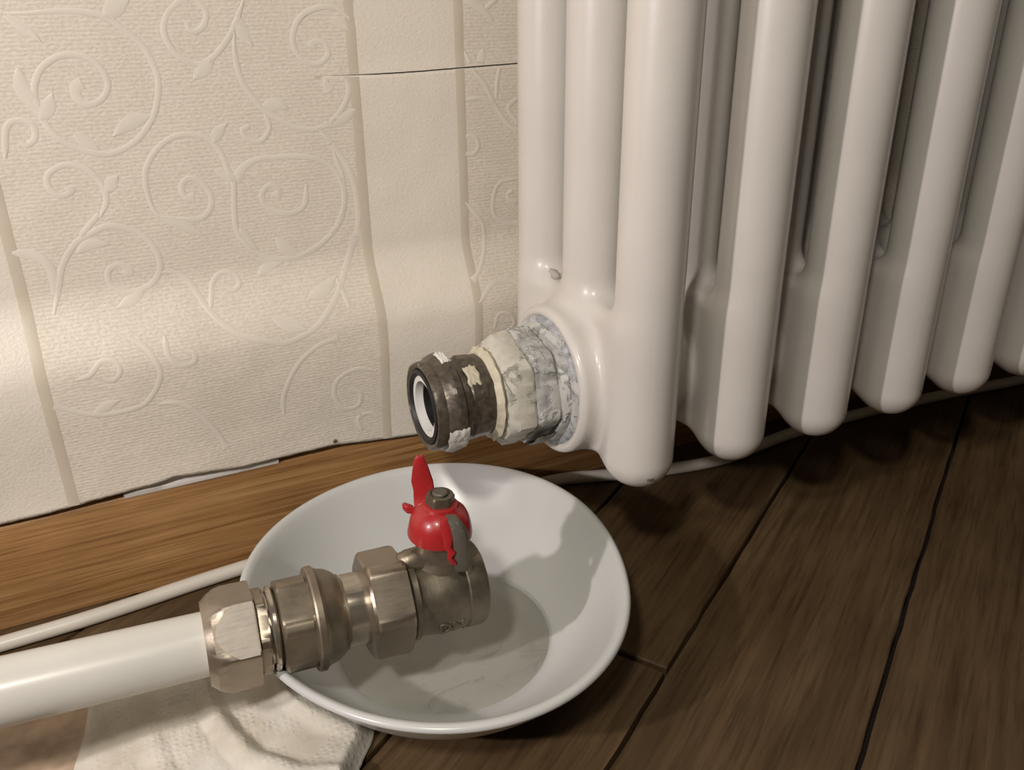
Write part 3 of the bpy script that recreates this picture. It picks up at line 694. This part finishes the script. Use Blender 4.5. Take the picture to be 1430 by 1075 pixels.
# lowered wing at the front right: bare steel with a red edge
def gs(l, r, t=.0015): l, r = Vector(l), Vector(r); return ((l + r) / 2, (r - l) / 2, Vector((.44, .90, 0)) * t)
lw = blade('lowered_wing', [gs((-.0010, -.0085, .0362), (.0022, -.0100, .0362), .0008), gs((-.0012, -.0105, .0360), (.0030, -.0122, .0352)), gs((-.0006, -.0116, .0335), (.0046, -.0132, .0325), .0018), gs((.0000, -.0120, .0290), (.0054, -.0138, .0300), .0020), gs((.0006, -.0120, .0230), (.0057, -.0138, .0230), .0020), gs((.0010, -.0120, .0175), (.0058, -.0136, .0175), .0019), gs((.0014, -.0120, .0160), (.0052, -.0134, .0160), .0014)], M['grey_steel'], hd)
lw['label'] = 'bare grey steel wing with its red coating worn off'
def q(x, y, z, a, t=.0010): return ((x, y, z), Vector((.9, -.4, 0)) * a, Vector((.4, .9, 0)) * t)
blade('red_rim', [q(-.0022, -.0104, .0362, .0012), q(-.0022, -.0116, .0335, .0020), q(-.0014, -.0124, .0300, .0018), q(-.0018, -.0128, .0265, .0014), q(-.0004, -.0132, .0245, .0016), q(-.0012, -.0132, .0225, .0008), q(.0000, -.0134, .0205, .0013), q(.0004, -.0134, .0190, .0006, .0005)], M['red'], hd)
# cast lettering on the body side
for i, ch in enumerate('DN'):
    cu = bpy.data.curves.new('t', 'FONT'); cu.body = ch; cu.size = .0062; cu.extrude = .0003; cu.bevel_depth = .00012; cu.align_x = 'CENTER'
    tmp = bpy.data.objects.new('t', cu); COL.objects.link(tmp); dg = bpy.context.evaluated_depsgraph_get(); me = bpy.data.meshes.new_from_object(tmp.evaluated_get(dg)); bpy.data.objects.remove(tmp)
    me.materials.clear(); me.materials.append(M['nickel_cast']); o = bpy.data.objects.new('cast_letter', me); link(o, body)
    o.matrix_local = Matrix.Rotation(.18, 4, 'X') @ Matrix.Translation((.0680 + i * .0050, -.0153, -.0052)) @ Matrix.Rotation(math.pi / 2, 4, 'X')

# ================================================================ BOWL
RC = [0.07844, -0.00108, 0.00095, -0.00387, 0.00154, -0.00056, 0.00156]
BX, BY = -.0800, -.0975
def rim_r(a): return RC[0] + sum(RC[2 * k - 1] * math.cos(k * a) + RC[2 * k] * math.sin(k * a) for k in (1, 2, 3))
def bowlmesh(prof, n=144, cap=True):
    V = []; F = []
    for r, z in prof:
        for k in range(n):
            a = 2 * math.pi * k / n; q = rim_r(a) / RC[0]; w = sm(.040, .078, r); rr = r * (1 + (q - 1) * w); V.append((math.cos(a) * rr + .0 * (1 - w), math.sin(a) * rr, z))
    for i in range(len(prof) - 1):
        for k in range(n): F.append((i * n + k, i * n + (k + 1) % n, (i + 1) * n + (k + 1) % n, (i + 1) * n + k))
    F += [tuple(range(n))[::-1], tuple(range((len(prof) - 1) * n, len(prof) * n))]
    return V, F
outer = [(.010, .0032), (.030, .0032), (.0395, .0030), (.0405, .0012), (.0420, .0006), (.0434, .0012), (.0440, .0035), (.0490, .0065), (.0570, .0130), (.0640, .0205), (.0700, .0285), (.0740, .0345), (.0762, .0376), (.0778, .0388), (.0784, .0400), (.0780, .0411), (.0768, .0416), (.0754, .0411), (.0740, .0398), (.0715, .0360), (.0670, .0292), (.0610, .0215), (.0540, .0145), (.0475, .0098), (.0430, .0078), (.0412, .0066), (.0405, .0060)]
V, F = bowlmesh(outer); 
bowl = mesh('bowl', V, F, M['porcelain'], smooth=55, fix=True); bowl.location = (BX, BY, 0)
tag(bowl, 'white glazed round bowl standing under the valve with a little dirty water in it', 'bowl')
V, F = bowlmesh([(.0425, .0072), (.0416, .0077), (.030, .0075), (.012, .0074)]); well = mesh('bowl_well', V, F, M['residue'], bowl, smooth=55)
well['label'] = 'flat inner bottom of the bowl with grey residue smears'
V, F = bowlmesh([(.0432, .0086), (.0420, .0086), (.02, .0086), (.002, .0086)]); F = F[:-2] + [F[-1]]; wat = mesh('water', V, F, M['water'], smooth=55, fix=True); wat.location = (BX, BY, 0)
tag(wat, 'shallow layer of drained water lying in the bottom of the white bowl', 'water', kind='stuff')

# ================================================================ CABLE
cp = [(-1.2, -.030), (-.6, -.022), (-.40, -.018), (-.2431, -.0145), (-.2023, -.0128), (-.1536, -.0080), (-.10, -.0050), (-.04, -.0046), (.0182, -.0050), (.045, -.0120), (.069, -.0205), (.1121, -.0285), (.145, -.0255), (.1763, -.0225), (.2282, -.0225), (.3032, -.0282), (.3641, -.0350), (.50, -.045), (.9, -.06)]
path = [(p[0], p[1], .00345) for p in catmull(cp, .006)]
V, F = tube(path, .0033, 18); cable = mesh('cable', V, F, M['cable'], smooth=50); tag(cable, 'thin white cable running along the foot of the oak skirting and under the radiator', 'cable')

# ================================================================ PAPER TOWEL
def th(x, y):
    dx, dy = x - BX, y - BY; db = math.hypot(dx, dy)
    c = Vector((x * 34, y * 34, 2)); h = .0035 + .0045 * (noise.noise(c) + .5)
    # long curved folds running round the bowl
    rr = math.hypot(x + .060, y + .075); h += .0040 * max(0, math.sin(rr * 235 + 2.2 * noise.noise(Vector((x * 15, y * 15, 0))) + 1.0)) ** 1.6 * sm(-.205, -.175, x)
    h += .0010 * noise.noise(Vector((x * 120, y * 120, 4)))
    h *= sm(-.2165, -.200, x) * .85 + .15
    cap = .0009 if db < .048 else .0009 + (db - .046) * .55
    if db < .083: h = min(h, max(.0006, cap))
    return max(.0012, h + .0008)
# outline as a polygon in the floor plane
out = [(-.2120, -.0600), (-.2150, -.0800), (-.2190, -.0960), (-.2230, -.1200), (-.2180, -.1500), (-.1980, -.1720), (-.1650, -.1780), (-.1420, -.1620), (-.1300, -.1400), (-.1215, -.1290), (-.1190, -.1190), (-.1230, -.0950), (-.1350, -.0720), (-.1600, -.0560), (-.1900, -.0540)]
OL = catmull([(a, b) for a, b in out] + [out[0]], .003)[:-1]
cx, cy = -.170, -.110; NR = 60; V = []; F = []; n = len(OL)
for j in range(NR + 1):
    t = (j + .0) / NR
    for i in range(n):
        x = cx + (OL[i][0] - cx) * t; y = cy + (OL[i][1] - cy) * t; e = sm(1.0, .90, t); z = .0009 + (th(x, y) - .0009) * (e if j < NR else 0); V.append((x, y, z))
for j in range(NR):
    for i in range(n): F.append((j * n + i, (j + 1) * n + i, (j + 1) * n + (i + 1) % n, j * n + (i + 1) % n))
towel = mesh('paper_towel', V, F, M['towel'], smooth=80, fix=False)
sd = towel.modifiers.new('thickness', 'SOLIDIFY'); sd.thickness = .0004; sd.offset = 0
tag(towel, 'crumpled damp white paper towel with embossed dots lying under the pipe and bowl', 'paper towel')
wp = [(-.2640, -.0520), (-.2330, -.0530), (-.2060, -.0590), (-.2130, -.0900), (-.2180, -.1080), (-.2420, -.1120), (-.2700, -.1000)]
OW = catmull(wp + [wp[0]], .002)[:-1]; cx, cy = -.238, -.082; V = []; F = []; n = len(OW); NR = 16
for j in range(NR + 1):
    t = j / NR
    for i in range(n):
        w = 1 + (.05 * noise.noise(Vector((OW[i][0] * 150, OW[i][1] * 150, 0))) if j == NR else 0)
        x = cx + (OW[i][0] - cx) * t * w; y = cy + (OW[i][1] - cy) * t * w; V.append((x, y, .00035 + .0004 * (noise.noise(Vector((x * 90, y * 90, 3))) + .5) * (1 if j < NR else .2)))
for j in range(NR):
    for i in range(n): F.append((j * n + i, (j + 1) * n + i, (j + 1) * n + (i + 1) % n, j * n + (i + 1) % n))
ply = mesh('wet_ply', V, F, M['wet_ply'], towel, smooth=80); ply['label'] = 'soaked see-through ply stuck to the floor'
